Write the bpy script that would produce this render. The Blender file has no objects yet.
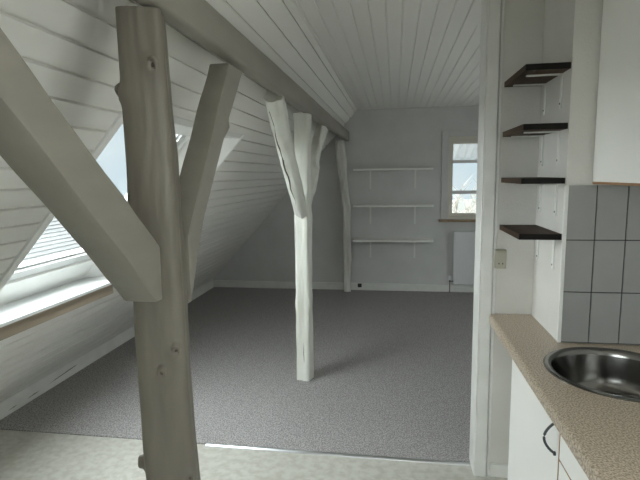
import bpy, bmesh, math, random
from mathutils import Vector, Matrix, noise
random.seed(7)
SC = bpy.context.scene
COL = SC.collection

# ------------------------------------------------------------------ camera
FPX, YAW, PITCH, ROLL, EYE = 483.61, 0.15494, 0.13295, -0.015546, 1.62
_cy, _sy = math.cos(YAW), math.sin(YAW)
_F = Vector((-_sy*math.cos(PITCH), _cy*math.cos(PITCH), -math.sin(PITCH)))
_R0 = Vector((_cy, _sy, 0)); _U0 = _R0.cross(_F)
_R = _R0*math.cos(ROLL) + _U0*math.sin(ROLL)
_U = -_R0*math.sin(ROLL) + _U0*math.cos(ROLL)
cam = bpy.data.objects.new('camera', bpy.data.cameras.new('camera'))
COL.objects.link(cam)
cam.matrix_world = Matrix(((_R.x, _U.x, -_F.x, 0), (_R.y, _U.y, -_F.y, 0), (_R.z, _U.z, -_F.z, EYE), (0, 0, 0, 1)))
cam.data.sensor_width = 36; cam.data.lens = 36*FPX/640; cam.data.clip_start = 0.02; cam.data.clip_end = 400
SC.camera = cam

YB_ = -1.6
# ------------------------------------------------------------------ sky, sun, exposure
SC.view_settings.view_transform = 'Standard'; SC.view_settings.look = 'None'
SC.view_settings.gamma = 1; SC.view_settings.use_curve_mapping = False
SC.view_settings.exposure = 0.0
SKY_STRENGTH, SUN_STRENGTH = 1.25, 42.0
wd = bpy.data.worlds.new('overcast_sky'); SC.world = wd; wd.use_nodes = True
nt = wd.node_tree; nt.nodes.clear()
wo = nt.nodes.new('ShaderNodeOutputWorld'); bg = nt.nodes.new('ShaderNodeBackground')
tc = nt.nodes.new('ShaderNodeTexCoord'); nz = nt.nodes.new('ShaderNodeTexNoise'); rp = nt.nodes.new('ShaderNodeValToRGB')
nz.inputs['Scale'].default_value = 5; nz.inputs['Detail'].default_value = 5
rp.color_ramp.elements[0].position = .35; rp.color_ramp.elements[0].color = (.60, .71, .80, 1)
rp.color_ramp.elements[1].position = .65; rp.color_ramp.elements[1].color = (.74, .80, .84, 1)
nt.links.new(tc.outputs['Generated'], nz.inputs['Vector']); nt.links.new(nz.outputs['Fac'], rp.inputs['Fac'])
nt.links.new(rp.outputs['Color'], bg.inputs['Color']); bg.inputs['Strength'].default_value = SKY_STRENGTH
nt.links.new(bg.outputs['Background'], wo.inputs['Surface'])
sl = bpy.data.lights.new('overcast_sun', 'SUN'); sl.energy = SUN_STRENGTH; sl.angle = math.radians(160); sl.color = (.97, .985, 1)
sun = bpy.data.objects.new('overcast_sun', sl); COL.objects.link(sun)
sun.rotation_euler = Vector((.80, .02, -.56)).to_track_quat('-Z', 'Y').to_euler()
sun.location = (-6, 0, 6)
SC.cycles.max_bounces = 16; SC.cycles.diffuse_bounces = 12; SC.cycles.transparent_max_bounces = 16
# fill lamps added outside invented windows out of view: (name, x, y, z, facing, width, height, watts)
FILL_LAMPS = [('far_room_fill_lamp', 2.48, 4.6, 1.45, (-1, 0, 0), 1.5, 1.2, 16),
       ('worktop_fill_lamp', 1.36, .15, 1.62, (-1, 0, -.05), 1.2, .9, 34)]
for nm, x, y, z, d, w, h, e in FILL_LAMPS:
    l = bpy.data.lights.new(nm, 'AREA'); l.shape = 'RECTANGLE'; l.size = w; l.size_y = h; l.energy = e; l.color = (1, .985, .95)
    o = bpy.data.objects.new(nm, l); COL.objects.link(o); o.location = (x, y, z)
    o.rotation_euler = Vector(d).to_track_quat('-Z', 'Z').to_euler()
PORTALS = []     # daylight portals are added with the windows (they only guide sampling)

# ------------------------------------------------------------------ materials
MATS = {}
def mat(name, col, rough=.6, metal=0, var=None, vscale=6, bump=0, bscale=60, spec=.5, detail=6, stretch=None, lo=.35, hi=.65):
    m = bpy.data.materials.new(name); m.use_nodes = True
    t = m.node_tree; b = t.nodes['Principled BSDF']
    b.inputs['Base Color'].default_value = (*col, 1); b.inputs['Roughness'].default_value = rough
    b.inputs['Metallic'].default_value = metal; b.inputs['Specular IOR Level'].default_value = spec
    c = t.nodes.new('ShaderNodeTexCoord'); v = c.outputs['Object']
    if stretch:
        mp = t.nodes.new('ShaderNodeMapping'); mp.inputs['Scale'].default_value = stretch
        t.links.new(v, mp.inputs['Vector']); v = mp.outputs['Vector']
    if var:
        n = t.nodes.new('ShaderNodeTexNoise'); n.inputs['Scale'].default_value = vscale; n.inputs['Detail'].default_value = detail
        r = t.nodes.new('ShaderNodeValToRGB'); r.color_ramp.elements[0].position = lo; r.color_ramp.elements[1].position = hi
        r.color_ramp.elements[0].color = (*var, 1); r.color_ramp.elements[1].color = (*col, 1)
        t.links.new(v, n.inputs['Vector']); t.links.new(n.outputs['Fac'], r.inputs['Fac']); t.links.new(r.outputs['Color'], b.inputs['Base Color'])
    if bump:
        n2 = t.nodes.new('ShaderNodeTexNoise'); n2.inputs['Scale'].default_value = bscale; n2.inputs['Detail'].default_value = 4
        bp = t.nodes.new('ShaderNodeBump'); bp.inputs['Strength'].default_value = bump; bp.inputs['Distance'].default_value = .01
        t.links.new(v, n2.inputs['Vector']); t.links.new(n2.outputs['Fac'], bp.inputs['Height']); t.links.new(bp.outputs['Normal'], b.inputs['Normal'])
    MATS[name] = m
    return m
M_BOARD = mat('white_painted_boards', (.80, .79, .755), .55, var=(.73, .72, .69), vscale=3, bump=.12, bscale=30, stretch=(1, .12, 1))
M_CEIL = mat('ceiling_boards', (.86, .85, .82), .55, var=(.81, .80, .77), vscale=3, bump=.1, bscale=30, stretch=(1, .12, 1))
M_WALL = mat('painted_wall', (.60, .60, .595), .7, var=(.56, .56, .555), vscale=4, bump=.15, bscale=90)
M_WALLK = mat('kitchen_painted_wall', (.66, .65, .62), .65, var=(.60, .585, .55), vscale=2.2, bump=.18, bscale=110)
M_TRIM = mat('trim_paint', (.74, .74, .72), .4, var=(.68, .68, .655), vscale=8, bump=.05, bscale=40)
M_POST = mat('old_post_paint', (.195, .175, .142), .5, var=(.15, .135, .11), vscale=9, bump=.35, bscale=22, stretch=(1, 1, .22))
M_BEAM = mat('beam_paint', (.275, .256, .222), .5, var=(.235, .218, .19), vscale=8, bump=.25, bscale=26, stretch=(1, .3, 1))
M_PALE = mat('pale_post_paint', (.76, .77, .72), .5, var=(.66, .66, .60), vscale=9, bump=.3, bscale=26, stretch=(1, 1, .25))
M_FARP = mat('weathered_post_paint', (.74, .73, .69), .5, var=(.56, .55, .51), vscale=9, bump=.35, bscale=22, stretch=(1, 1, .22))
M_CRACK = mat('dry_crack', (.10, .09, .075), .9)
M_CARPET = mat('grey_carpet', (.48, .46, .46), .95, var=(.22, .21, .21), vscale=120, bump=.6, bscale=260, spec=.1, detail=3, lo=.38, hi=.62)
M_VINYL = mat('mottled_vinyl', (.52, .515, .475), .5, var=(.43, .415, .37), vscale=22, bump=.04, bscale=40, detail=8, lo=.38, hi=.60)
M_ALU = mat('threshold_metal', (.75, .76, .78), .28, metal=1, bump=.05, bscale=60)
M_TILE = mat('grey_tile', (.30, .30, .295), .35, var=(.275, .275, .27), vscale=6, bump=.04, bscale=12)
M_GROUT = mat('dark_grout', (.055, .055, .055), .9)
M_CAB = mat('white_laminate', (.86, .855, .825), .35, var=(.84, .835, .805), vscale=3)
M_BAND = mat('tan_edge_band', (.34, .19, .10), .6)
M_TOP = mat('speckled_worktop', (.56, .47, .37), .35, var=(.22, .175, .13), vscale=185, detail=2, bump=.02, bscale=150, lo=.36, hi=.60)
M_STEEL = mat('brushed_steel', (.24, .235, .225), .2, metal=1, bump=.02, bscale=200)
M_DARKM = mat('dark_handle_metal', (.045, .052, .058), .5)
M_EDGE = mat('black_edge', (.012, .010, .009), .6, spec=.15, var=(.008, .007, .006), vscale=20)
M_SHELF = mat('dark_stained_wood', (.095, .055, .033), .6, spec=.15, var=(.040, .025, .017), vscale=10, stretch=(1, .15, 1), bump=.15, bscale=30)
M_BRACK = mat('white_bracket', (.72, .72, .69), .4)
M_SOCK = mat('cream_plastic', (.40, .38, .31), .4)
M_SOCKD = mat('socket_holes', (.03, .03, .03), .6)
M_RAWOOD = mat('bare_sill_wood', (.36, .26, .165), .6, var=(.26, .18, .11), vscale=8, stretch=(1, .1, 1))
M_APRON = mat('brown_sill_edge', (.30, .245, .185), .65, var=(.24, .19, .14), vscale=8, stretch=(1, .1, 1))
M_SASH = mat('white_sash_paint', (.66, .67, .67), .35)
M_LINING = mat('white_lining', (.86, .86, .84), .5)
M_CREAM = mat('cream_window_paint', (.66, .63, .56), .45)
M_RAD = mat('radiator_enamel', (.72, .73, .74), .35)
M_CHROME = mat('chrome', (.7, .7, .7), .15, metal=1)
M_BLACK = mat('black_plastic', (.02, .02, .02), .5)
M_HSID = mat('pale_siding', (.12, .123, .12), .7)
M_HROOF = mat('pale_roof_sheet', (.115, .118, .118), .7, var=(.10, .103, .103), vscale=2)
M_GRASS = mat('dull_grass', (.05, .053, .045), .9, var=(.07, .07, .065), vscale=.4)
M_TWIG = mat('winter_twigs', (.26, .24, .21), .9)
M_CANOPY = mat('corrugated_sheet', (.72, .74, .77), .6)
def glass_mat():
    m = bpy.data.materials.new('clear_glass'); m.use_nodes = True; t = m.node_tree; t.nodes.clear()
    o = t.nodes.new('ShaderNodeOutputMaterial'); mx = t.nodes.new('ShaderNodeMixShader')
    tr = t.nodes.new('ShaderNodeBsdfTransparent'); tr.inputs['Color'].default_value = (.93, .96, .95, 1)
    gl = t.nodes.new('ShaderNodeBsdfGlossy'); gl.inputs['Roughness'].default_value = .02
    mx.inputs['Fac'].default_value = .06
    t.links.new(tr.outputs[0], mx.inputs[1]); t.links.new(gl.outputs[0], mx.inputs[2]); t.links.new(mx.outputs[0], o.inputs['Surface'])
    return m
M_GLASS = glass_mat()

# ------------------------------------------------------------------ mesh helpers
class MB:
    def __init__(self): self.v = []; self.f = []; self.mi = []
    def add(self, vs, fs, mi=0):
        o = len(self.v); self.v += [Vector(p) for p in vs]
        self.f += [tuple(i+o for i in f) for f in fs]; self.mi += [mi]*len(fs); return self
    def hexa(self, c, mi=0):   # 8 corners: bottom 4 (ccw), top 4
        return self.add(c, [(0,3,2,1),(4,5,6,7),(0,1,5,4),(1,2,6,5),(2,3,7,6),(3,0,4,7)], mi)
    def box(self, x0, x1, y0, y1, z0, z1, mi=0):
        return self.hexa([(x0,y0,z0),(x1,y0,z0),(x1,y1,z0),(x0,y1,z0),(x0,y0,z1),(x1,y0,z1),(x1,y1,z1),(x0,y1,z1)], mi)
    def prism(self, poly, a0, a1, fn, mi=0):   # polygon swept from a0 to a1; fn(p,a)->xyz
        n = len(poly)
        vs = [fn(p, a0) for p in poly] + [fn(p, a1) for p in poly]
        fs = [tuple(range(n))[::-1], tuple(range(n, 2*n))] + [(i, (i+1) % n, n+(i+1) % n, n+i) for i in range(n)]
        return self.add(vs, fs, mi)
    def xz(self, poly, y0, y1, mi=0): return self.prism(poly, y0, y1, lambda p, a: (p[0], a, p[1]), mi)
    def yz(self, poly, x0, x1, mi=0): return self.prism(poly, x0, x1, lambda p, a: (a, p[0], p[1]), mi)
    def xy(self, poly, z0, z1, mi=0): return self.prism(poly, z0, z1, lambda p, a: (p[0], p[1], a), mi)
    def rings(self, rs, cap=True, mi=0):
        n = len(rs[0]); vs = [p for r in rs for p in r]; fs = []
        for k in range(len(rs)-1):
            for i in range(n): fs.append((k*n+i, k*n+(i+1) % n, (k+1)*n+(i+1) % n, (k+1)*n+i))
        if cap: fs += [tuple(range(n))[::-1], tuple(range((len(rs)-1)*n, len(rs)*n))]
        return self.add(vs, fs, mi)
    def tube(self, pts, r, n=10, mi=0):
        pts = [Vector(p) for p in pts]; rs = []
        for k, p in enumerate(pts):
            d = (pts[min(k+1, len(pts)-1)] - pts[max(k-1, 0)]).normalized()
            a = d.cross(Vector((0, 0, 1))); a = a if a.length > .05 else d.cross(Vector((1, 0, 0))); a.normalize(); b = d.cross(a)
            rr = r[k] if isinstance(r, (list, tuple)) else r
            rs.append([p + a*rr*math.cos(2*math.pi*i/n) + b*rr*math.sin(2*math.pi*i/n) for i in range(n)])
        return self.rings(rs, True, mi)
    def lathe(self, prof, c, n=48, mi=0):
        rs = [[Vector((c[0]+r*math.cos(2*math.pi*i/n), c[1]+r*math.sin(2*math.pi*i/n), c[2]+z)) for i in range(n)] for r, z in prof]
        return self.rings(rs, False, mi)

def make(name, mb, mats, parent=None, loc=None, smooth=False, bevel=0, segs=2, angle=35):
    if not isinstance(mats, (list, tuple)): mats = [mats]
    base = Vector(loc) if loc is not None else (parent_loc(parent) if parent else Vector((0, 0, 0)))
    me = bpy.data.meshes.new(name)
    me.from_pydata([v - base for v in mb.v], [], mb.f); me.update()
    for m in mats: me.materials.append(m)
    for p, i in zip(me.polygons, mb.mi): p.material_index = i
    bm = bmesh.new(); bm.from_mesh(me); bmesh.ops.recalc_face_normals(bm, faces=bm.faces)
    if bevel:
        ed = [e for e in bm.edges if len(e.link_faces) == 2 and e.calc_face_angle(0) > math.radians(30)]
        bmesh.ops.bevel(bm, geom=ed, offset=bevel, segments=segs, profile=.5, affect='EDGES', clamp_overlap=True)
    bm.to_mesh(me); bm.free()
    if smooth:
        me.shade_smooth()
        try: me.set_sharp_from_angle(angle=math.radians(angle))
        except Exception: pass
    o = bpy.data.objects.new(name, me); COL.objects.link(o)
    if parent is not None:
        o.parent = parent; o.location = base - parent_loc(parent)
    else: o.location = base
    return o
def parent_loc(p):
    l = Vector(p.location); q = p.parent
    while q: l += Vector(q.location); q = q.parent
    return l
def tag(o, label, cat, group=None):
    o['label'] = label; o['category'] = cat
    if group: o['group'] = group
    return o
def struct(o, label=None, cat=None):
    o['kind'] = 'structure'
    if label: o['label'] = label
    if cat: o['category'] = cat
    return o
def thing(name, loc, label, cat, group=None):
    o = bpy.data.objects.new(name, None); o.empty_display_size = .1; COL.objects.link(o); o.location = loc
    return tag(o, label, cat, group)
def box(*a): return MB().box(*a)

# ------------------------------------------------------------------ the slope frame
K, A0 = 1.107, -2.757
L_ = math.hypot(1, K); UX, UZ = 1/L_, K/L_; NX, NZ = -K/L_, 1/L_
def SL(s, o): return (A0 + UX*s + NX*o, UZ*s + NZ*o)          # slope up, outward -> x, z
def SP(y, s, o): x, z = SL(s, o); return (x, y, z)
CEIL = 2.485; XC = A0 + CEIL/K
YB, YF = -1.6, 6.70
ROOF = .27
def zs(z): return z/UZ
def board_line(s0, s1, pitch=.0973, ph=.0943, w=.0062, d=.015):
    pts = [(s0, 0)]; k = math.ceil((s0 - ph + .012)/pitch)
    while ph + k*pitch < s1 - .012:
        c = ph + k*pitch
        pts += [(c-w, 0), (c-.0045, d), (c+.0045, d), (c+w, 0)]; k += 1
    return pts + [(s1, 0)]
def slope_piece(mb, z0, z1, y0, y1, flat0, flat1):
    inner = [SL(s, o) for s, o in board_line(zs(z0), zs(z1))]
    # outer corners: horizontal cut where flat, otherwise perpendicular
    def outer(z, flat):
        if flat: s = (z - NZ*ROOF)/UZ; return SL(s, ROOF)
        return SL(zs(z), ROOF)
    mb.xz(inner + [outer(z1, flat1), outer(z0, flat0)], y0, y1)
Z_LO, Z_HI = .905, 1.908
HOLES = [(1.80, 3.30)]
mb = MB(); yy = YB
for h0, h1 in HOLES:
    slope_piece(mb, 0, CEIL, yy, h0, False, False)
    slope_piece(mb, 0, Z_LO, h0, h1, False, True); slope_piece(mb, Z_HI, CEIL, h0, h1, True, False); yy = h1
slope_piece(mb, 0, CEIL, yy, YF, False, False)
struct(make('wall_left', mb, M_BOARD), 'sloping attic wall of white horizontal boards', 'wall')

# ceiling of narrow boards
line = [(XC - .02, 0)]; x = XC + .02
while x < 2.28:
    line += [(x-.005, 0), (x-.002, .008), (x+.002, .008), (x+.005, 0)]; x += .088
line += [(2.3, 0)]
mb = MB().xz([(p[0], CEIL + p[1]) for p in line] + [(2.3, CEIL+.15), (XC-.02, CEIL+.15)], YB, YF)
struct(make('ceiling', mb, M_CEIL), 'flat ceiling of narrow white boards', 'ceiling')

# floor
struct(make('floor', box(-2.95, 2.4, YB-.1, YF+.2, -.12, 0), M_VINYL), 'pale mottled vinyl floor', 'floor')
# walls
WX0, WX1, WZ0, WZ1 = .70, 1.22, .985, 2.10
mb = MB()
mb.box(-3.2, WX0, YF, YF+.25, 0, 2.7).box(WX1, 2.4, YF, YF+.25, 0, 2.7).box(WX0, WX1, YF, YF+.25, 0, WZ0).box(WX0, WX1, YF, YF+.25, WZ1, 2.7)
struct(make('wall_far', mb, M_WALL), 'grey white gable wall at the far end', 'wall')
def holed(mb, axis, c0, c1, a0, a1, z0, z1, h):   # wall slab with one window hole h = (a0, a1, z0, z1)
    for (p, q, r, s) in [(a0, h[0], z0, z1), (h[1], a1, z0, z1), (h[0], h[1], z0, h[2]), (h[0], h[1], h[3], z1)]:
        mb.box(c0, c1, p, q, r, s) if axis == 'x' else mb.box(p, q, c0, c1, r, s)
    return mb
HR, HN = (3.85, 5.35, .85, 2.05), (-1.35, .15, .9, 2.1)
struct(make('wall_right', holed(MB(), 'x', 2.2, 2.4, 2.66, YF, 0, CEIL, HR), M_WALL), 'right wall of the far room', 'wall')
HK = (-.45, .75, 1.15, 2.1)
struct(make('wall_kitchen', holed(MB(), 'x', 1.09, 1.29, YB, 2.53, 0, CEIL, HK), M_WALLK), 'kitchen wall behind the worktop', 'wall')
struct(make('wall_near', holed(MB(), 'y', YB-.15, YB, -3.2, 2.4, 0, CEIL+.1, HN), M_WALLK), 'wall behind the viewpoint', 'wall')
struct(make('wall_partition', box(.433, 2.4, 2.53, 2.66, 0, CEIL), M_WALLK), 'short partition between kitchen and far room', 'wall')
struct(make('wall_pier', box(.69, 1.09, 2.12, 2.53, 0, CEIL), M_WALLK), 'square chimney pier beside the kitchen shelves', 'wall')

# trims and baseboards
mb = MB().box(.433, .489, 2.508, 2.53, 0, CEIL).box(.425, .433, 2.508, 2.665, 0, CEIL).box(.4935, .508, 2.516, 2.53, 0, CEIL)
struct(make('trim_1', mb, M_TRIM, bevel=.003, segs=1), 'white casing on the end of the partition', 'trim')
struct(make('baseboard_partition', MB().box(.508, .69, 2.514, 2.53, 0, .072), M_TRIM, bevel=.003), 'low white skirting under the worktop end', 'baseboard')
mb = MB().box(-2.64, 2.2, YF-.018, YF, 0, .105).box(-2.64, 2.2, YF-.026, YF, 0, .06)
struct(make('baseboard_far', mb, M_TRIM, bevel=.003), 'white skirting along the far wall', 'baseboard')
mb = MB().xz([(-2.64, 0), (-2.655, .115), (-2.652, .119), (-2.70, .119), (-2.80, 0)], YB, YF)
rng = random.Random(3)
bb = make('baseboard_left', mb, [M_TRIM])
struct(bb, 'chipped white skirting along the foot of the slope', 'baseboard')
mb = MB()
for (y, ln, z, h) in [(2.80, .08, .034, .004), (2.98, .12, .036, .005), (3.20, .34, .048, .006), (3.36, .2, .058, .005)]:
    n = 9; top = []; bot = []
    for i in range(n):
        t = i/(n-1); e = math.sin(math.pi*t)
        zz = z + .05*ln*t
        x = -2.64 - .015*zz/.115 + .0012
        top.append((x, y+ln*t, zz + h*e*rng.uniform(.3, 1))); bot.append((x, y+ln*t, zz - h*e*rng.uniform(.1, .5)))
    ring = bot + top[::-1]
    back = [(p[0]-.003, p[1], p[2]) for p in ring]; m = len(ring)
    mb.add(ring + back, [tuple(range(m)), tuple(range(m, 2*m))[::-1]] + [(i, (i+1) % m, m+(i+1) % m, m+i) for i in range(m)])
make('chipped_paint', mb, mat('exposed_dark_wood', (.13, .12, .105), .9), bb)

# ------------------------------------------------------------------ carpet and strip
tag(make('carpet', box(-2.64, 2.2, 2.622, YF-.026, 0, .007), M_CARPET, loc=(0, 4.6, 0)), 'mottled dark grey wall to wall carpet covering the far room floor', 'carpet')
cut = make('threshold_strip', MB().yz([(2.600, 0), (2.603, .0045), (2.612, .0095), (2.6215, .0095), (2.6215, 0)], -1.13, .424), M_ALU, loc=(-.3, 2.62, 0))
tag(cut, 'thin metal threshold strip between vinyl floor and grey carpet', 'threshold strip')

# ------------------------------------------------------------------ skylights
def skylight(idx, y0, y1, label):
    yc = (y0+y1)/2
    root = bpy.data.objects.new('window_%d' % idx, None); COL.objects.link(root); root.location = (SL(1.9, 0)[0], yc, SL(1.9, 0)[1])
    struct(root, label, 'window')
    GO = .235
    gy0, gy1 = y0+.20, y1-.35
    gs0 = (1.145 - NZ*GO)/UZ; gs1 = (1.905 - NZ*GO)/UZ
    def sb(m, a, b, c, d, e, f, mi=0):   # y, s, o ranges
        return m.hexa([SP(a,c,e), SP(b,c,e), SP(b,d,e), SP(a,d,e), SP(a,c,f), SP(b,c,f), SP(b,d,f), SP(a,d,f)], mi)
    W = .065
    fr = MB()
    for (a, b, c, d) in [(gy0-W-.055, gy0-W, gs0-W-.235, gs1+W+.05), (gy1+W, gy1+W+.055, gs0-W-.235, gs1+W+.05), (gy0-W, gy1+W, gs0-W-.235, gs0-W), (gy0-W, gy1+W, gs1+W, gs1+W+.05)]:
        sb(fr, a, b, c, d, GO-.045, GO+.05)
    make('frame', fr, M_LINING, root)
    sa = MB()
    for (a, b, c, d) in [(gy0-W+.004, gy0, gs0-W+.004, gs1+W-.004), (gy1, gy1+W-.004, gs0-W+.004, gs1+W-.004), (gy0, gy1, gs0-W+.004, gs0), (gy0, gy1, gs1, gs1+W-.004)]:
        sb(sa, a, b, c, d, GO-.03, GO+.03)
    for (a, b, c, d) in [(gy0, gy0+.014, gs0, gs1), (gy1-.014, gy1, gs0, gs1), (gy0+.014, gy1-.014, gs0, gs0+.014)]:
        sb(sa, a, b, c, d, GO-.012, GO+.02)
    sash = make('sash', sa, M_SASH, root)
    make('glass', sb(MB(), gy0, gy1, gs0, gs1, GO, GO+.006), M_GLASS, sash)
    # lining boards: near and far cheeks (splayed), top (level)
    t = .03
    ln = MB()
    sA, sB = zs(Z_LO+.02), zs(Z_HI)
    o1 = GO-.03
    def outs(z): return (z - NZ*o1)/UZ
    for (ya, yb, ya2, yb2) in [(y0+.008, y0+.052, y0+.008, y0+.052), (y1-.003, y1-.003-t, y1-.23, y1-.26)]:
        i0, i1 = (Z_LO+.03)/UZ, Z_HI/UZ - .004
        lo, hi = outs(Z_LO+.02), outs(Z_HI-.004)
        c = [SP(ya, i0, -.006), SP(yb, i0, -.006), SP(yb2, lo, o1), SP(ya2, lo, o1), SP(ya, i1, -.006), SP(yb, i1, -.006), SP(yb2, hi, o1), SP(ya2, hi, o1)]
        ln.hexa(c)
    make('side_lining', ln, M_LINING, root)
    xi = A0 + Z_HI/K
    tp = MB().xz([(xi+.003, Z_HI-.003), (xi-.022, Z_HI-.028), (SL(outs(Z_HI), o1)[0], Z_HI-.028), (SL(outs(Z_HI), o1)[0], Z_HI-.003)], y0+.036, y1-.036)
    make('top_lining', tp, M_TRIM, root)
    st = MB().xz([(-1.897, .908), (-1.897, .925), (-2.235, .925), (-2.235, .907), (-1.92, .908)], y0+.004, y1-.004)
    make('sill', st, M_SASH, root)
    ap = MB().xz([(-1.912, .907), (-1.908, .840), (-2.0, .838), (-1.95, .907)], y0+.004, y1-.31)
    make('apron', ap, M_APRON, root)
    bd = MB().xz([(-1.975, .838), (-1.972, .826), (-2.012, .823), (-2.0, .838)], y0+.004, y1-.31)
    make('bead', bd, M_TRIM, root)
    # portal
    al = bpy.data.lights.new('skylight_portal', 'AREA'); al.shape = 'RECTANGLE'; al.size = (gy1-gy0)+.2; al.size_y = (gs1-gs0)+.2
    al.cycles.is_portal = True
    ao = bpy.data.objects.new('skylight_portal', al); COL.objects.link(ao)
    ctr = Vector(SP(yc, (gs0+gs1)/2, GO+.09))
    X = Vector((0, 1, 0)); Zv = Vector((NX, 0, NZ)); Y = Zv.cross(X)
    ao.matrix_world = Matrix(((X.x, Y.x, Zv.x, ctr.x), (X.y, Y.y, Zv.y, ctr.y), (X.z, Y.z, Zv.z, ctr.z), (0, 0, 0, 1)))
    return root
skylight(1, HOLES[0][0], HOLES[0][1], 'white roof window in the sloping wall behind the near post')

# ------------------------------------------------------------------ far window
w2 = bpy.data.objects.new('window_2', None); COL.objects.link(w2); w2.location = ((WX0+WX1)/2, YF, WZ0)
struct(w2, 'small cream window with glazing bars in the far wall', 'window')
YW = YF
mb = MB()
for a in [(WX0-.09, WX0, WZ0+.02, WZ1+.07), (WX1, WX1+.09, WZ0+.02, WZ1+.07), (WX0, WX1, WZ1, WZ1+.07)]:
    mb.box(a[0], a[1], YW-.014, YW, a[2], a[3])
make('casing', mb, M_WALL, w2, bevel=.003, segs=1)
F0, F1, G0, G1, B0, B1 = WX0, WX1, WX0+.06, WX1-.06, 1.085, 2.005
mb = MB()
for a in [(F0, G0-.03, WZ0, WZ1), (G1+.03, F1, WZ0, WZ1), (G0-.03, G1+.03, WZ0, B0-.04), (G0-.03, G1+.03, B1+.045, WZ1)]:
    mb.box(a[0], a[1], YW+.0, YW+.12, a[2], a[3])
make('frame', mb, M_CREAM, w2, bevel=.003, segs=1)
mb = MB()
for a in [(G0-.028, G0, B0-.038, B1+.043), (G1, G1+.028, B0-.038, B1+.043), (G0, G1, B0-.038, B0), (G0, G1, B1, B1+.043)]:
    mb.box(a[0], a[1], YW+.02, YW+.08, a[2], a[3])
sash2 = make('sash', mb, M_CREAM, w2)
mb = MB().box(G0, G1, YW+.03, YW+.07, 1.752, 1.795).box(G0, G1, YW+.03, YW+.07, 1.342, 1.388)
make('glazing_bars', mb, mat('pale_bar_paint', (.72, .73, .74), .5), sash2)
make('glass', box(G0, G1, YW+.046, YW+.052, B0, B1), M_GLASS, sash2)
make('sill', box(WX0-.115, WX1+.115, YW-.10, YW, .975, 1.003), M_RAWOOD, w2, bevel=.004)
al = bpy.data.lights.new('far_window_portal', 'AREA'); al.shape = 'RECTANGLE'; al.size = .55; al.size_y = 1.0; al.cycles.is_portal = True
ao = bpy.data.objects.new('far_window_portal', al); COL.objects.link(ao); ao.location = ((G0+G1)/2, YW+.2, (B0+B1)/2); ao.rotation_euler = (-math.pi/2, 0, 0)

def added_window(idx, axis, c, h, label):  # unseen windows, added only to bring extra light into the rooms
    r = bpy.data.objects.new('window_%d' % idx, None); COL.objects.link(r)
    r.location = (c, (h[0]+h[1])/2, h[2]) if axis == 'x' else ((h[0]+h[1])/2, c, h[2]); struct(r, label, 'window')
    def b(mb, p, q, u, v, d0=-.03, d1=.03):
        return mb.box(c+d0, c+d1, p, q, u, v) if axis == 'x' else mb.box(p, q, c+d0, c+d1, u, v)
    mb = MB(); m = (h[0]+h[1])/2
    for a in [(h[0], h[0]+.06, h[2], h[3]), (h[1]-.06, h[1], h[2], h[3]), (h[0]+.06, h[1]-.06, h[2], h[2]+.06), (h[0]+.06, h[1]-.06, h[3]-.06, h[3]), (m-.03, m+.03, h[2]+.06, h[3]-.06)]: b(mb, *a)
    make('frame', mb, M_SASH, r)
    for a in [(h[0]+.06, m-.03), (m+.03, h[1]-.06)]: make('glass', b(MB(), a[0], a[1], h[2]+.06, h[3]-.06, -.003, .003), M_GLASS, r)
added_window(4, 'x', 2.34, HR, 'added fill light window in the right wall of the far room')
added_window(3, 'x', 1.23, HK, 'added fill light window above the worktop to the right of the viewpoint')
added_window(5, 'y', YB-.10, HN, 'added light window in the wall behind the viewpoint')  # invented opening that lets more sky light into the kitchen

# ------------------------------------------------------------------ timbers
def log(path, rad, sq=3.0, n=36, steps=70, knots=(), rough=.004, seed=0, rot=0, flat=None, ns=(9, 1.6)):
    """hewn timber along a polyline: superellipse section, slow wander, knots (t, angle, amp, size)"""
    path = [Vector(p) for p in path]; rs = []
    acc = [0]
    for a, b in zip(path, path[1:]): acc.append(acc[-1] + (b-a).length)
    tot = acc[-1]
    for k in range(steps+1):
        d = tot*k/steps; i = 0
        while i < len(path)-2 and d > acc[i+1]: i += 1
        u = (d-acc[i])/(acc[i+1]-acc[i]); c = path[i].lerp(path[i+1], u)
        tdir = (path[min(i+1, len(path)-1)] - path[i]).normalized()
        a = Vector((1, 0, 0)); a = (a - tdir*a.dot(tdir)).normalized(); b = tdir.cross(a)
        if isinstance(rad[0], (list, tuple)):
            ra = rad[i][0]*(1-u)+rad[i+1][0]*u; rb = rad[i][1]*(1-u)+rad[i+1][1]*u
        else: ra, rb = rad
        ring = []
        for j in range(n):
            th = 2*math.pi*j/n
            cs, sn = math.cos(th), math.sin(th)
            rr = (abs(cs)**sq + abs(sn)**sq)**(-1/sq)
            w = noise.noise(Vector((cs*1.3+seed, sn*1.3, d*ns[1]))) * rough*1.6 + noise.noise(Vector((cs*4+seed, sn*4, d*ns[0]))) * rough*.5
            q = 0
            for (kt, ka, amp, sz) in knots:
                da = math.atan2(math.sin(th-ka), math.cos(th-ka))*ra
                dd = math.hypot(da, (d - kt)*.8)/sz
                if dd < 3: q += amp*(math.exp(-dd*dd) - .9*math.exp(-(dd*2.6)**2) * (1 if amp < .02 else .5))
            e = Vector((ra*rr*cs, rb*rr*sn, 0)); e = e*(1 + (w+q)/ra)
            cr, sr = math.cos(rot), math.sin(rot)
            ring.append(c + a*(e.x*cr - e.y*sr) + b*(e.x*sr + e.y*cr))
        rs.append(ring)
    return MB().rings(rs)

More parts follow.
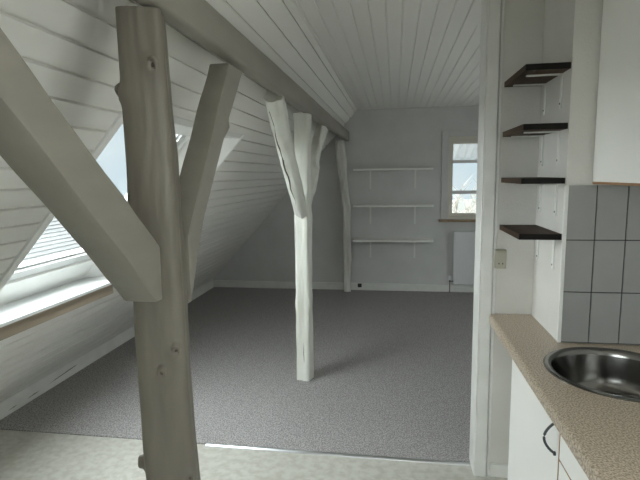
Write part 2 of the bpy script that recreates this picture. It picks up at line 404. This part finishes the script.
PX0, PX1, PZ0, PZ1 = -.770, -.620, 2.075, 2.205
def purlin():
    rs = []
    n = 80
    for k in range(n+1):
        y = YB + .02 + (YF - YB - .022)*k/n
        g = lambda s, a=.005: noise.noise(Vector((s*7.1, y*1.1, s)))*a + noise.noise(Vector((s*3.1, y*5, s)))*.0018
        x0, x1, z0, z1 = PX0+.004, PX1+g(2), PZ0+g(3), PZ1+g(4, .003)
        zt = min(z1, (x0 - A0 - .004)*K) 
        c = .012
        xm = -.668 + g(6, .004)
        rs.append([Vector(p) for p in [(x0, y, z0+.11), (xm, y, z0), (x1-c, y, z0), (x1-c*.3, y, z0+c*.4), (x1, y, z0+c), (x1, y, z1-c), (x1-c*.4, y, z1-c*.3), (x1-c, y, z1), (x0+.004, y, zt)]])
    return MB().rings(rs)
tag(make('purlin_beam', purlin(), M_BEAM, loc=(-.695, 2.5, PZ0), smooth=True, angle=40), 'long cream painted beam running along the slope under the ceiling', 'beam')

# near post
pth = [(-.705, 1.360, 0), (-.703, 1.362, .6), (-.703, 1.345, 1.05), (-.697, 1.335, 1.3), (-.695, 1.322, 1.7), (-.695, 1.309, PZ0-.006)]
rd = [(.082, .082), (.079, .080), (.074, .075), (.070, .071), (.065, .067), (.060, .062)]
kn = [(1.92, -1.12, .013, .018), (1.85, -2.55, .012, .018), (1.115, -1.03, .013, .018), (1.05, -1.55, .010, .015), (.70, -.92, .018, .022), (.735, -2.98, .024, .016), (.05, -1.2, .01, .02)]
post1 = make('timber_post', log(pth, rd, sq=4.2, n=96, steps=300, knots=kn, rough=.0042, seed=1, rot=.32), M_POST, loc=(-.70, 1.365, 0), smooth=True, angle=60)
tag(post1, 'thick knotty cream timber post in the foreground left of the kitchen', 'post')
for (z, th) in [(1.92, -1.12), (1.115, -1.03), (1.05, -1.55), (.70, -.92), (.735, -2.98), (1.85, -2.55)]:
    # small round knot eyes sunk in the wood
    i = min(range(len(pth)-1), key=lambda q: 0 if pth[q][2] <= z <= pth[q+1][2] else 9)
    u = (z-pth[i][2])/(pth[i+1][2]-pth[i][2]); c = Vector(pth[i]).lerp(Vector(pth[i+1]), u)
    d = Vector((math.cos(th+.32), math.sin(th+.32), 0)); hit_, loc_, no_, _ = post1.ray_cast(c + d*.25 - Vector(post1.location), -d)
    if hit_:
        p = loc_ + Vector(post1.location); no_ = Vector(no_)
        kr = MB(); tn = no_.cross(Vector((0, 0, 1))).normalized(); up = tn.cross(no_)
        def rg(rad_, off): return [p + no_*off + tn*(rad_*.8*math.cos(2*math.pi*q/14)) + up*(rad_*1.15*math.sin(2*math.pi*q/14)) for q in range(14)]
        kr.rings([rg(.021, -.012), rg(.0185, .0015), rg(.0145, .0055), rg(.0095, .0035), rg(.0075, -.003)])
        make('knot', kr, M_POST, post1, smooth=True, angle=80)
        ke = MB(); ke.rings([rg(.0078, -.006), rg(.0078, .0005), rg(.003, .0015)]); make('knot_eye', ke, M_CRACK, post1)
mb = MB()
def crack(mb, pts, w, depth_dir, dep=.012):
    # thin dark split let into the wood, pts on its surface
    L = []; R = []
    for i, p in enumerate(pts):
        p = Vector(p); t = i/(len(pts)-1); ww = w*math.sin(math.pi*min(max(t, .03), .97))
        tv = Vector(pts[min(i+1, len(pts)-1)]) - Vector(pts[max(i-1, 0)]); s = tv.cross(Vector(depth_dir)).normalized()
        L.append(p - s*ww); R.append(p + s*ww)
    n = len(pts); dv = Vector(depth_dir).normalized()*dep
    vs = L + R + [v+dv for v in L] + [v+dv for v in R]; fs = []
    for i in range(n-1):
        fs += [(i, i+1, n+i+1, n+i), (2*n+i, 3*n+i, 3*n+i+1, 2*n+i+1), (i, 2*n+i, 2*n+i+1, i+1), (n+i, n+i+1, 3*n+i+1, 3*n+i)]
    fs += [(0, n, 3*n, 2*n), (n-1, 3*n-1, 4*n-1, 2*n-1)]
    mb.add(vs, fs)

def beam(name, prof, x0, x1, m, label, seed=0, knots=()):
    """straight brace: profile in the y-z plane between x0 and x1, hand-hewn edges"""
    mb = MB().yz(prof, x0, x1)
    ys = [p[0] for p in prof]; zs_ = [p[1] for p in prof]
    i = zs_.index(min(zs_))
    o = make(name, mb, m, loc=((x0+x1)/2, ys[i], min(zs_)), bevel=.006, segs=2)
    bm = bmesh.new(); bm.from_mesh(o.data)
    bmesh.ops.triangulate(bm, faces=[f for f in bm.faces if len(f.verts) > 4])
    bmesh.ops.subdivide_edges(bm, edges=[e for e in bm.edges if e.calc_length() > .12], cuts=12, use_grid_fill=True)
    for v in bm.verts:
        p = v.co*7 + Vector((seed, 0, 0))
        v.co += Vector((noise.noise(p)*.004, noise.noise(p+Vector((5, 0, 0)))*.004, noise.noise(p+Vector((9, 0, 0)))*.004))
        for (ky, kz, r, amp) in knots:
            d = math.hypot(v.co.y+ys[i]-ky, v.co.z+min(zs_)-kz)/r
            if d < 2: v.co.x += amp*math.exp(-d*d)
    bm.to_mesh(o.data); bm.free(); o.data.shade_smooth(); o.data.set_sharp_from_angle(angle=math.radians(38))
    return tag(o, label, 'brace')

# brace from the near post towards the viewer
def yz_at(y, y0, z0, m): return z0 + m*(y-y0)
beam('timber_brace', [(1.228, 1.276), (1.268, 1.274), (1.270, 1.430), (.542, 2.066), (.418, 2.066), (.818, 1.692), (1.125, 1.390)], -.757, -.655, M_BEAM,
     'broad cream brace slanting up and left from the near post', 4)
beam('timber_brace', [(1.402, 1.225), (1.404, 1.44), (1.86, 2.055), (2.03, 2.055), (1.79, 1.785), (1.55, 1.49), (1.445, 1.30)], -.715, -.633, M_BEAM,
     'narrower cream brace leaning right from the near post up to the long beam', 11, knots=[(1.80, 1.80, .03, .012)])

# middle post
pth = [(-.705, 3.64, .0075), (-.705, 3.64, .55), (-.703, 3.645, 1.0), (-.700, 3.65, 1.32), (-.697, 3.655, 1.36), (-.695, 3.66, 1.7), (-.69, 3.66, PZ0+.004)]
rd = [(.057, .056), (.057, .056), (.059, .058), (.060, .060), (.052, .055), (.054, .060), (.056, .066)]
kn = [(.62, -2.6, .010, .03), (.62, -.3, .010, .03), (1.9, -.9, .01, .04)]
post2 = make('timber_post', log(pth, rd, sq=6, n=48, steps=120, knots=kn, rough=.006, seed=5, rot=-.12), M_PALE, loc=(-.705, 3.64, 0), smooth=True, angle=50)
tag(post2, 'slim white timber post standing alone on the grey carpet', 'post')
mb = MB(); crack(mb, [(-.702+.001*math.sin(i), 3.5825, .12+.20*i/8) for i in range(9)], .0022, (0, 1, 0)); make('split', mb, M_CRACK, post2)
mb = MB(); crack(mb, [(-.688+.002*math.sin(i*1.3), 1.2815, .40+.30*i/9) for i in range(10)], .0025, (0, 1, 0), .02); make('split', mb, M_CRACK, post1)
pb = [(-.70, 3.66, 1.30), (-.70, 3.54, 1.38), (-.70, 3.25, 1.64), (-.695, 2.98, 1.89), (-.69, 2.79, PZ0+.004)]
rd = [(.030, .030), (.048, .052), (.050, .055), (.053, .058), (.057, .060)]
b3 = make('timber_brace', log(pb, rd, sq=2.6, n=32, steps=70, rough=.008, seed=8, knots=[(.45, -1.2, .006, .03)]), M_PALE, loc=(-.70, 3.60, 1.34), smooth=True, angle=60)
tag(b3, 'rough white brace leaning left from the slim middle post', 'brace')
mb = MB()
pts = []
for i in range(15):
    t = i/14; c = Vector((-.70, 3.46 - .62*t, 1.44 + .585*t)); d = Vector((-.12 - .22*t, -.72, -.66)).normalized()
    ok, lc, nn, _ = b3.ray_cast(c + d*.2 - Vector(b3.location), -d)
    if ok: pts.append(lc + Vector(b3.location) + Vector(nn)*.0015 + Vector((.004*math.sin(i*1.7), 0, 0)))
if len(pts) > 4: crack(mb, pts, .0055, (0, .74, .67), .02)
make('split', mb, M_CRACK, b3)
pb = [(-.70, 3.68, 1.30), (-.70, 3.86, 1.42), (-.70, 4.10, 1.62), (-.70, 4.30, 1.80), (-.695, 4.62, PZ0+.004)]
rd = [(.030, .034), (.040, .05), (.048, .056), (.050, .062), (.055, .07)]
tag(make('timber_brace', log(pb, rd, sq=2.4, n=32, steps=70, rough=.016, seed=12, knots=[(.55, -1.0, .018, .05), (.8, -.4, .012, .04)], ns=(12, 3)), M_PALE, loc=(-.70, 3.66, 1.34), smooth=True, angle=60),
    'lumpy white brace leaning away behind the slim middle post', 'brace')
# far post
pth = [(-.655, 6.60, .0075), (-.655, 6.60, 1.0), (-.655, 6.60, 1.15), (-.68, 6.60, 1.4), (-.71, 6.60, 1.72), (-.735, 6.60, 2.0), (-.74, 6.60, PZ0+.004)]
rd = [(.047, .05), (.047, .05), (.050, .052), (.055, .055), (.058, .055), (.055, .055), (.052, .055)]
tag(make('timber_post', log(pth, rd, sq=4, n=40, steps=110, rough=.012, seed=21, knots=[(1.45, -1.2, .015, .05), (1.8, -.6, .012, .06)], ns=(10, 3)), M_FARP, loc=(-.655, 6.60, 0), smooth=True, angle=50),
    'crooked cream post against the far wall left of the white shelves', 'post')

# ------------------------------------------------------------------ far room fittings
def long_shelf(z, x0, x1, label):
    t = thing('long_shelf', ((x0+x1)/2, YF, z-.025), label, 'shelf', 'white shelves on the far wall')
    make('board', box(x0, x1, YF-.21, YF-.003, z-.024, z), M_CAB, t, bevel=.003)
    for bx in (-.335, .268):
        mb = MB().box(bx-.011, bx+.011, YF-.008, YF-.001, z-.27, z-.0245).box(bx-.009, bx+.009, YF-.18, YF-.008, z-.0335, z-.0245)
        make('bracket', mb, M_BRACK, t)
long_shelf(1.697, -.555, .49, 'topmost of the three long white shelves on the far wall')
long_shelf(1.212, -.560, .505, 'middle one of the three long white shelves on the far wall')
long_shelf(.742, -.562, .505, 'lowest of the three long white shelves on the far wall')

RX0, RX1, RZ0, RZ1 = .785, 1.55, .135, .835
rad = thing('radiator', ((RX0+RX1)/2, YF-.08, RZ0), 'white panel radiator hanging below the far window', 'radiator')
mb = MB().box(RX0, RX1, YF-.105, YF-.09, RZ0, RZ1).box(RX0, RX1, YF-.055, YF-.042, RZ0, RZ1)
for i in range(19):
    xx = RX0+.03+i*(RX1-RX0-.06)/18; mb.box(xx-.012, xx+.012, YF-.1075, YF-.105, RZ0+.04, RZ1-.04)
make('panel', mb, M_RAD, rad, bevel=.002, segs=1)
make('top_grille', box(RX0, RX1, YF-.109, YF-.04, RZ1, RZ1+.012), M_RAD, rad)
for xx in (RX0+.12, RX1-.12): make('wall_bracket', box(xx-.015, xx+.015, YF-.042, YF-.001, RZ0+.1, RZ1-.06), M_RAD, rad)
mb = MB().tube([(RX0-.045, YF-.075, .155), (RX0-.045, YF-.075, .185)], .014).tube([(RX0+.004, YF-.075, .17), (RX0-.045, YF-.075, .17)], .010)
vv = make('valve', mb, M_CHROME, rad, smooth=True, angle=50)
make('valve_knob', MB().tube([(RX0-.045, YF-.075, .185), (RX0-.045, YF-.075, .195), (RX0-.045, YF-.075, .24), (RX0-.045, YF-.075, .25)], [.014, .021, .021, .013], 16), M_RAD, vv, smooth=True)
make('pipe', MB().tube([(RX0-.045, YF-.075, .155), (RX0-.045, YF-.075, .008)], .008), M_CHROME, rad, smooth=True, angle=50)
mb = MB()
o = thing('wall_socket', (-.485, YF-.03, .06), 'small black cable socket on the far skirting beside the crooked post', 'socket')
make('box', box(-.512, -.458, YF-.058, YF-.0265, .052, .104), M_BLACK, o, bevel=.006)
make('inlet', MB().tube([(-.485, YF-.058, .078), (-.485, YF-.066, .078)], .014, 16), M_SOCKD, o)

# ------------------------------------------------------------------ kitchen
# splashback
mb = MB().box(.700, 1.089, 2.1145, 2.1199, .90, 1.563, 1)
gx = [.699, .808, .925, 1.042, 1.089]; gz = [.902, 1.12, 1.339, 1.563]
for i in range(4):
    for j in range(3):
        mb.box(gx[i]+(.0025 if i else 0), gx[i+1]-.0025*(i < 3), 2.111, 2.1145, gz[j]+.0025, gz[j+1]-(.0025 if j < 2 else 0), 0)
tag(make('tile_splashback', mb, [M_TILE, M_GROUT], loc=(.9, 2.119, .90)), 'grey rectangular tiles with dark grout on the pier above the sink', 'tiles')
struct(make('trim_2', box(.684, .699, 2.108, 2.1199, .90, 1.563), M_TRIM, bevel=.002), 'white corner strip beside the grey tiles', 'trim')

# worktop
WT0, WT1 = .862, .90
SX, SY, SR = .803, 1.81, .237
out = [(.498, .35), (1.088, .35), (1.088, 2.110), (.689, 2.110), (.689, 2.529), (.498, 2.529)]
def worktop():
    bm = bmesh.new()
    ov = [bm.verts.new((x, y, WT1)) for x, y in out]
    hv = [bm.verts.new((SX+SR*math.cos(2*math.pi*i/64), SY+SR*math.sin(2*math.pi*i/64), WT1)) for i in range(64)]
    es = [bm.edges.new((ov[i], ov[(i+1) % len(ov)])) for i in range(len(ov))] + [bm.edges.new((hv[i], hv[(i+1) % 64])) for i in range(64)]
    bmesh.ops.triangle_fill(bm, edges=es, use_beauty=True)
    for f in list(bm.faces):
        c = f.calc_center_median()
        if (c.x-SX)**2 + (c.y-SY)**2 < (SR*.97)**2 and all((v.co.x-SX)**2+(v.co.y-SY)**2 < (SR*1.01)**2 for v in f.verts): bm.faces.remove(f)
    r = bmesh.ops.extrude_face_region(bm, geom=bm.faces[:])
    for v in [g for g in r['geom'] if isinstance(g, bmesh.types.BMVert)]: v.co.z = WT0
    mb = MB(); bm.verts.index_update()
    mb.add([v.co.copy() for v in bm.verts], [tuple(v.index for v in f.verts) for f in bm.faces]); bm.free()
    # rounded nosing
    prof = [(.498, WT1)]
    for i in range(1, 7):
        a = math.pi/2*i/6; prof.append((.492-.012*math.sin(a), WT1-.012+.012*math.cos(a)))
    prof += [(.480, WT0-.002), (.498, WT0-.002)]
    mb.xz(prof, .35, 2.529)
    return mb
tag(make('worktop', worktop(), M_TOP, loc=(.78, 1.4, WT0), smooth=True, angle=30), 'brown speckled laminate worktop with rounded front edge holding the sink', 'worktop')
# sink
sk = thing('sink', (SX, SY, WT1-.16), 'round stainless steel sink bowl set into the speckled worktop', 'sink')
prof = [(.250, .0005), (.250, .003), (.245, .0055), (.238, .006), (.226, .004), (.219, -.004), (.216, -.02), (.210, -.09), (.203, -.125), (.188, -.148), (.165, -.157), (.10, -.161), (.047, -.164)]
prof += [(.047, -.1655), (.10, -.1625), (.166, -.1585), (.190, -.149), (.2045, -.126), (.2115, -.09), (.2175, -.02), (.2205, -.006), (.234, .0005), (.250, .0005)]
make('bowl', MB().lathe(prof, (SX, SY, WT1), 72), M_STEEL, sk, smooth=True, angle=50)
dr = MB().lathe([(.047, -.163), (.044, -.161), (.036, -.165), (.03, -.170), (.0005, -.171)], (SX, SY, WT1), 32)
make('drain', dr, M_CHROME, sk, smooth=True)

def handle(parent, y, z0, z1, x):
    mb = MB(); pts = []
    for i in range(13):
        t = i/12; pts.append((x-.002-.034*math.sin(math.pi*t)**.8, y, z0+(z1-z0)*t))
    mb.tube(pts, .0042, 10)
    for z in (z0, z1): mb.tube([(x+.001, y, z), (x-.006, y, z)], .007, 10)
    make('handle', mb, M_DARKM, parent, smooth=True, angle=50)
FX = .502   # face of the doors
c1 = thing('base_cabinet', (.78, 1.79, 0), 'white base cabinet under the sink with one door and dark bow handle', 'cabinet')
mb = MB().box(.522, 1.085, 1.482, 1.498, .10, WT0-.004).box(.522, 1.085, 2.082, 2.098, .10, WT0-.004).box(.522, 1.085, 1.498, 2.082, .10, .116).box(1.075, 1.085, 1.498, 2.082, .116, WT0-.004)
make('carcass', mb, M_CAB, c1)
make('plinth', box(.56, .575, 1.482, 2.098, 0, .0995), M_CAB, c1)
d1 = make('door', box(FX, .520, 1.489, 2.098, .105, WT0-.008), M_CAB, c1, bevel=.0015, segs=1)
make('edge_band', box(FX+.0015, .5195, 1.4865, 1.489, .105, WT0-.008), M_BAND, d1)
handle(d1, 1.512, .742, .846, FX)
c2 = thing('drawer_cabinet', (.78, 1.10, 0), 'white base cabinet nearer the viewer with a drawer over a door', 'cabinet')
mb = MB().box(.522, 1.085, .70, .716, .10, WT0-.004).box(.522, 1.085, 1.462, 1.478, .10, WT0-.004).box(.522, 1.085, .716, 1.462, .10, .116).box(1.075, 1.085, .716, 1.462, .116, WT0-.004)
make('carcass', mb, M_CAB, c2)
make('plinth', box(.56, .575, .70, 1.478, 0, .0995), M_CAB, c2)
dw = make('drawer', box(FX, .520, .702, 1.477, .745, WT0-.008), M_CAB, c2, bevel=.0015, segs=1)
make('edge_band', box(FX+.0015, .5195, .702, 1.477, .7425, .745), M_BAND, dw)
d2 = make('door', box(FX, .520, .702, 1.477, .105, .738), M_CAB, c2, bevel=.0015, segs=1)
make('edge_band', box(FX+.0015, .5195, 1.477, 1.4795, .105, .738), M_BAND, d2)
make('edge_band', box(FX+.0015, .5195, .702, 1.477, .738, .7405), M_BAND, d2)
handle(d2, .74, .60, .70, FX)

# wall cabinet
wc = thing('wall_cabinet', (.94, 1.5, 1.574), 'white wall cabinet hanging above the sink and grey tiles', 'cabinet')
UX0 = .785
mb = MB().box(UX0+.02, 1.089, 2.088, 2.104, 1.574, 2.30).box(UX0+.02, 1.089, .9, .916, 1.574, 2.30).box(UX0+.02, 1.089, .916, 2.088, 1.574, 1.590).box(UX0+.02, 1.089, .916, 2.088, 2.284, 2.30).box(1.08, 1.089, .916, 2.088, 1.59, 2.284)
make('carcass', mb, M_CAB, wc)
dd = make('door', box(UX0, UX0+.018, 1.50, 2.106, 1.578, 2.30), M_CAB, wc, bevel=.0015, segs=1)
make('edge_band', box(UX0+.001, UX0+.0175, 1.50, 2.106, 1.569, 1.578), M_BAND, dd)
dd = make('door', box(UX0, UX0+.018, .90, 1.496, 1.578, 2.30), M_CAB, wc, bevel=.0015, segs=1)
make('edge_band', box(UX0+.001, UX0+.0175, .90, 1.496, 1.569, 1.578), M_BAND, dd)

# dark shelves on the pier
def pier_shelf(z, label):
    t = thing('wall_shelf', (.60, 2.32, z-.024), label, 'shelf', 'dark shelves beside the chimney pier')
    bd = make('board', box(.517, .687, 2.128, 2.512, z-.012, z+.012), M_SHELF, t)
    e = make('front_edge', box(.517, .687, 2.122, 2.1279, z-.012, z+.012), M_EDGE, bd); e['label'] = 'near black front edge'
    for y in (2.225, 2.455):
        b = MB().box(.6835, .6895, y-.009, y+.009, z-.155, z-.0125).box(.545, .6835, y-.009, y+.009, z-.0185, z-.0125)
        br = make('bracket', b, M_BRACK, t, bevel=.001, segs=1)
        make('screw', MB().tube([(.6835, y, z-.135), (.6815, y, z-.135)], .004, 8), M_SOCKD, br)
pier_shelf(2.038, 'highest dark brown shelf on white brackets beside the pier')
pier_shelf(1.803, 'second dark brown shelf from the top beside the pier')
pier_shelf(1.583, 'third dark brown shelf from the top, level with the tile top')
pier_shelf(1.350, 'lowest dark brown shelf, nearest above the worktop and socket')

so = thing('wall_outlet', (.525, 2.515, 1.14), 'cream switch and socket plate beside the white partition casing', 'socket')
make('plate', box(.497, .552, 2.494, 2.516, 1.141, 1.236), M_SOCK, so, bevel=.004)
make('rocker_switch', box(.505, .544, 2.489, 2.494, 1.193, 1.228), M_SOCK, so, bevel=.002)
make('socket_face', MB().box(.505, .544, 2.491, 2.494, 1.149, 1.187, 0).box(.513, .518, 2.4905, 2.491, 1.164, 1.172, 1).box(.531, .536, 2.4905, 2.491, 1.164, 1.172, 1), [M_SOCK, M_SOCKD], so)

# ------------------------------------------------------------------ outside
g = make('ground', box(-70, 60, -50, 90, -3.3, -3.05), M_GRASS); g['kind'] = 'structure'
def house(loc, sx, sy, wall_h, roof_h, ridge_along_y, label, rows=26):
    x, y, _ = loc
    t = thing('neighbour_house', (x, y, -3.05), label, 'house')
    mb = MB().box(x-sx/2, x+sx/2, y-sy/2, y+sy/2, -3.05, wall_h)
    make('walls', mb, M_HSID, t)
    mb = MB()
    for s in (-1, 1):
        for i in range(rows):
            a, b = i/rows, (i+1)/rows
            xe = sx/2+.4
            xa, xb = x+s*xe*(1-a), x+s*xe*(1-b); za, zb = wall_h-.2+(roof_h)*a, wall_h-.2+(roof_h)*b
            mb.xz([(xa, za+.025), (xb, zb+.0), (xb, zb-.1), (xa, za-.1)], y-sy/2-.4, y+sy/2+.4)
    make('roof', mb, M_HROOF, t)
    for s in (-1, 1): make('gable', MB().xz([(x-sx/2, wall_h), (x+sx/2, wall_h), (x, wall_h+roof_h-.3)], y+s*(sy/2-.05)-.05, y+s*(sy/2-.05)+.05), M_HSID, t)
house((-17, 15, 0), 8, 22, -2.3, 3.6, True, 'pale neighbouring house with ribbed roof seen through the roof window')
# corrugated canopy outside the far window
cn = MB(); pr = []; N = 90
for i in range(N+1):
    xx = .1+2.0*i/N; pr.append((xx, .014*math.sin(xx*2*math.pi/.11)))
top = [(p[0], 6.97, 2.33+p[1]) for p in pr] + [(p[0], 8.3, 1.845+p[1]) for p in pr]
th = [(v[0], v[1], v[2]+.006) for v in top]; n = N+1
fs = [(i, i+1, n+i+1, n+i) for i in range(N)] + [(2*n+i, 3*n+i, 3*n+i+1, 2*n+i+1) for i in range(N)] + [(i, 2*n+i, 2*n+i+1, i+1) for i in range(N)] + [(n+i, n+i+1, 3*n+i+1, 3*n+i) for i in range(N)]
fs += [(0, n, 3*n, 2*n), (n-1, 3*n-1, 4*n-1, 2*n-1)]
co = thing('corrugated_canopy', (1.1, 6.95, 2.33), 'pale corrugated canopy outside above the far window', 'canopy')
make('sheet', MB().add(top+th, fs), M_CANOPY, co, smooth=True, angle=60)
make('batten', box(.1, 2.1, 8.22, 8.27, 1.795, 1.842), M_CANOPY, co)
for xx in (.15, 2.05): make('stay', MB().tube([(xx, 6.95, 1.7), (xx, 8.24, 1.80)], .015), M_CANOPY, co)
def tree(x, y, h, seed, label):
    r = random.Random(seed); mb = MB()
    t = thing('bare_tree', (x, y, -3.05), label, 'tree', 'bare trees beyond the far window')
    make('trunk', MB().tube([(x, y, -3.05), (x+.1, y, -3.05+h*.3), (x, y, -3.05+h*.6)], [.16, .12, .07], 8), M_TWIG, t)
    for i in range(46):
        z0 = -3.05 + h*r.uniform(.2, .62); a = r.uniform(0, 6.28); L = h*r.uniform(.15, .4)
        p = Vector((x, y, z0)); q = p + Vector((math.cos(a)*L*.5, math.sin(a)*L*.5, L*.5)); s = q + Vector((math.cos(a+.5)*L*.25, math.sin(a+.5)*L*.25, L*.5))
        mb.tube([p, q, s], [.035, .022, .008], 5)
        for k in range(4):
            u = q.lerp(s, r.random()); v = u + Vector((r.uniform(-1, 1), r.uniform(-1, 1), r.uniform(.2, 1)))*L*.35
            mb.tube([u, v], [.014, .005], 4)
    make('branches', mb, M_TWIG, t)
tree(.9, 16.0, 4.3, 1, 'bare winter tree, left of those beyond the far window')
tree(2.6, 21.5, 4.5, 2, 'bare winter tree, middle of those beyond the far window')
tree(5.2, 26.0, 4.2, 3, 'bare winter tree, right of those beyond the far window')
